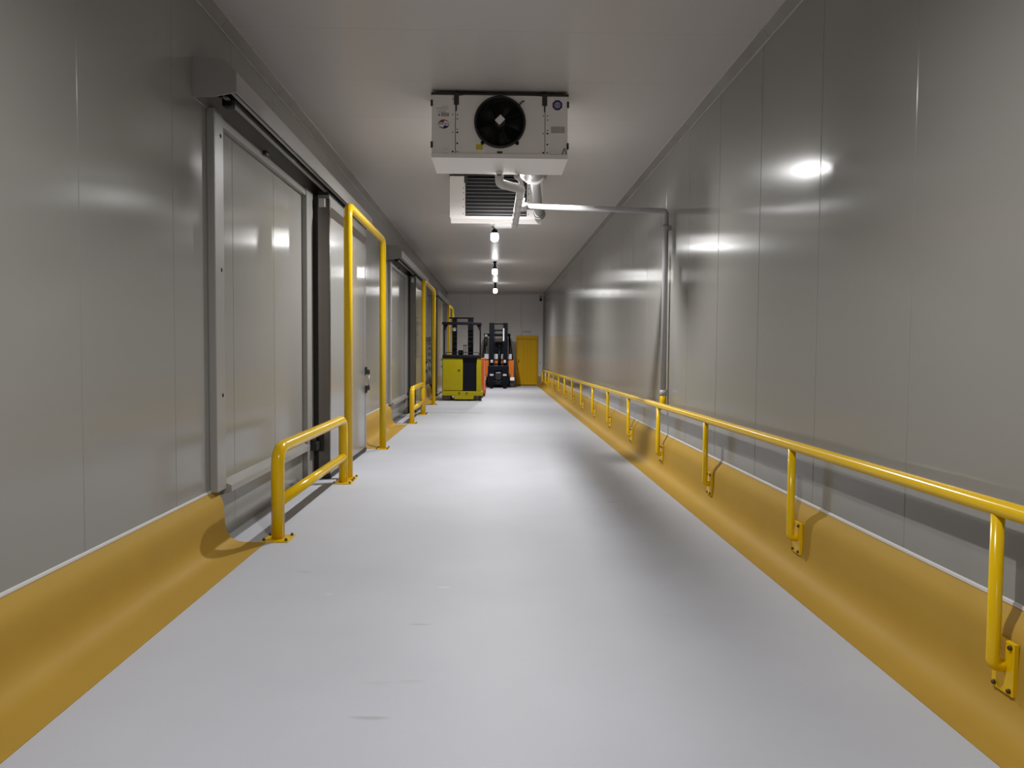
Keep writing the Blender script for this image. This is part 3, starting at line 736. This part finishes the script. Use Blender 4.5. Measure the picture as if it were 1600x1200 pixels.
part('mirror_arm', MB().tube([(-1.265, TY+0.215, 2.2), (-1.265, TY+0.2, 2.36)], 0.008, 8), M['blackm'], t)
rd = MB()
for xx, zz in ((-1.10, 0.24), (-0.87, 0.24)):
    rd.torus((xx, TY-0.001, zz), 0.03, 0.007, 'y', 16, 6)
part('tow_eye', rd, M['bolt'], t, 'dark round tow openings')
# orange-red piece of equipment seen past the truck's right side
PY = 25.35
t = thing('battery_cabinet', 'narrow orange-red slotted steel cabinet between the yellow truck and orange forklift', 'cabinet', (-0.42, PY, 0))
b_ = part('cabinet_body', MB().box(-0.66, -0.33, PY, PY+0.45, 0.10, 1.30, 0.015), M['red_o'], t)
for k in range(14):
    part('slot', MB().box(-0.375, -0.352, PY-0.004, PY+0.002, 0.22+k*0.072, 0.25+k*0.072), M['white'], b_, 'pale slot')
part('foot', MB().box(-0.62, -0.55, PY+0.02, PY+0.4, 0, 0.1).box(-0.42, -0.345, PY+0.02, PY+0.4, 0, 0.1), M['bolt'], t)
part('side_bar', MB().box(-0.328, -0.315, PY+0.01, PY+0.06, 0.05, 0.36, 0.004), M['red_o'], t)

# ------------------------------------------------------------------ orange counterbalance forklift (front towards the viewer)
FY = 31.35
t = thing('forklift', 'orange forklift with navy mast and lowered forks parked at the end wall', 'forklift', (0.13, FY+0.6, 0))
part('counterweight', MB().box(-0.50, 0.76, FY+1.15, FY+2.1, 0.35, 1.22, 0.08), M['truck_o'], t)
for a, b in ((-0.50, -0.27), (0.53, 0.785)):
    part('front_body', MB().prism([(FY+0.25, 0.44), (FY+0.22, 1.12), (FY+0.3, 1.18), (FY+1.2, 1.18), (FY+1.2, 0.44)], a, b, 'x'), M['truck_o'], t)
part('cowl', MB().prism([(FY+0.28, 0.45), (FY+0.28, 1.14), (FY+0.40, 1.18), (FY+0.6, 1.18), (FY+0.6, 0.45)], -0.268, 0.528, 'x'), M['truck_o'], t)
part('dashboard', MB().prism([(FY+0.25, 1.20), (FY+0.25, 1.28), (FY+0.38, 1.42), (FY+0.6, 1.42), (FY+0.6, 1.20)], -0.46, 0.70, 'x'), M['silver'], t, 'silver grey dashboard band')
part('hood_edge', MB().box(-0.5, 0.76, FY+0.24, FY+1.2, 1.182, 1.20), M['blackm'], t)
part('seat', MB().box(-0.12, 0.38, FY+1.05, FY+1.45, 1.21, 1.42, 0.05).box(-0.10, 0.36, FY+1.38, FY+1.52, 1.42, 1.95, 0.06), M['blackm'], t, 'black seat')
sw = part('steering_column', MB().tube([(0.12, FY+0.55, 1.25), (0.12, FY+0.75, 1.62)], 0.035, 12), M['blackm'], t)
part('steering_wheel', MB().torus((0.12, FY+0.76, 1.64), 0.17, 0.016, 'z', 28, 8), M['black'], sw)
for sx, e in ((-0.47, -1), (0.66, 1)):
    g0 = 0.60 if e > 0 else -0.44
    part('guard_leg', MB().tube([(sx+0.08*e, FY+0.42, 1.20), (g0, FY+0.75, 2.24)], 0.028, 10), M['blackm'], t)
    part('guard_leg', MB().tube([(sx, FY+1.75, 1.20), (g0, FY+1.65, 2.24)], 0.03, 10), M['blackm'], t)
og = MB().box(-0.50, 0.65, FY+0.66, FY+0.74, 2.20, 2.29, 0.015).box(-0.50, 0.65, FY+1.64, FY+1.72, 2.20, 2.29, 0.015)
og.box(-0.50, -0.43, FY+0.7, FY+1.7, 2.22, 2.28, 0.01).box(0.58, 0.65, FY+0.7, FY+1.7, 2.22, 2.28, 0.01)
for k in range(7): og.box(-0.43, 0.58, FY+0.82+k*0.12, FY+0.85+k*0.12, 2.23, 2.27)
part('overhead_guard', og, M['blackm'], t)
part('work_lamp', MB().lathe((-0.40, FY+0.60, 2.20), [(0.02, 0.04), (0.055, 0.03), (0.06, -0.03), (0.05, -0.04)], 'y', 16), M['silver'], t, 'round silver work lamp')
part('side_canister', MB().tube([(-0.415, FY+0.62, 1.75), (-0.405, FY+0.62, 2.15)], 0.072, 14), M['black'], t, 'black cylinder beside the mast')
for a, b in ((-0.262, -0.046), (0.327, 0.516)):
    m_ = MB().box(a, b, FY+0.02, FY+0.07, 0.10, 2.73, 0.012)
    m_.box(a, a+0.05, FY-0.06, FY+0.16, 0.10, 2.73, 0.01).box(b-0.05, b, FY-0.05, FY+0.16, 0.16, 2.70, 0.01)
    part('mast_channel', m_, M['navy'], t)
for z0, z1 in ((2.66, 2.71), (2.38, 2.45), (0.95, 1.02)):
    part('mast_cross_bar', MB().box(-0.05, 0.33, FY+0.03, FY+0.09, z0, z1, 0.008), M['navy'], t)
part('lift_cylinder', MB().tube([(0.17, FY+0.02, 0.85), (0.17, FY+0.02, 1.72)], 0.065, 14).tube([(0.17, FY+0.02, 1.72), (0.17, FY+0.02, 1.80)], 0.08, 14), M['blackm'], t)
part('chain_strip', MB().box(0.315, 0.372, FY-0.075, FY-0.055, 1.97, 2.50, 0.003), M['white'], t, 'white strip on the mast')
part('chain', MB().box(0.29, 0.31, FY-0.03, FY-0.01, 0.9, 2.4).box(-0.03, -0.01, FY-0.03, FY-0.01, 0.9, 2.4), M['blackm'], t)
cr = MB().box(-0.31, 0.57, FY-0.18, FY-0.08, 0.72, 0.93, 0.02).box(-0.31, 0.57, FY-0.18, FY-0.08, 0.12, 0.30, 0.02)
cr.box(-0.31, -0.03, FY-0.17, FY-0.08, 0.29, 0.73, 0.01).box(0.29, 0.57, FY-0.17, FY-0.08, 0.29, 0.73, 0.01).box(-0.03, 0.29, FY-0.10, FY-0.06, 0.29, 0.73)
part('carriage', cr, M['navy'], t)
part('carriage_core', MB().box(0.0, 0.27, FY-0.16, FY-0.10, 0.36, 0.66, 0.02).torus((0.13, FY-0.17, 0.28), 0.09, 0.025, 'y', 20, 8), M['black'], t)
part('maker_emblem', MB().prism([(0.04, 0.615), (0.20, 0.625), (0.215, 0.66), (0.05, 0.645)], FY-0.168, FY-0.162, 'y'), M['silver'], t)
for sx in (-0.15, 0.40):
    fk = part('fork', MB().box(sx-0.085, sx+0.085, FY-0.235, FY-0.185, 0.03, 0.62, 0.012).prism([(FY-0.19, 0.03), (FY-0.19, 0.08), (FY-0.85, 0.045), (FY-0.90, 0.035), (FY-0.90, 0.025), (FY-0.2, 0.02)], sx-0.07, sx+0.07, 'x'), M['blackm'], t)
    part('fork_hook', MB().box(sx-0.08, sx+0.08, FY-0.245, FY-0.18, 0.50, 0.58, 0.015), M['silver'], fk, 'silver fork hook')
    part('hose_bracket', MB().box(sx-0.05, sx+0.05, FY-0.09, FY-0.06, 1.05, 1.17, 0.01), M['silver'], t)
for sx in (-0.48, 0.72):
    part('fender', MB().prism([(FY+0.02, 0.30), (FY+0.02, 0.36), (FY+0.10, 0.43), (FY+0.6, 0.45), (FY+0.6, 0.40), (FY+0.1, 0.37)], sx-0.09, sx+0.09, 'x'), M['white'], t, 'white fender')
    w_ = part('wheel', MB().lathe((sx, FY+0.32, 0.185), [(0.09, -0.09), (0.165, -0.085), (0.185, -0.06), (0.185, 0.06), (0.165, 0.085), (0.09, 0.09)], 'x', 24), M['tyre'], t)
    part('wheel_hub', MB().lathe((sx, FY+0.32, 0.185), [(0.09, -0.095), (0.09, 0.095)], 'x', 16), M['silver'], w_)
    part('rear_wheel', MB().lathe((sx*0.92, FY+1.7, 0.17), [(0.08, -0.08), (0.17, -0.07), (0.17, 0.07), (0.08, 0.08)], 'x', 24), M['tyre'], t)
part('axle_block', MB().box(-0.40, 0.63, FY+0.2, FY+1.9, 0.16, 0.44, 0.02), M['blackm'], t)
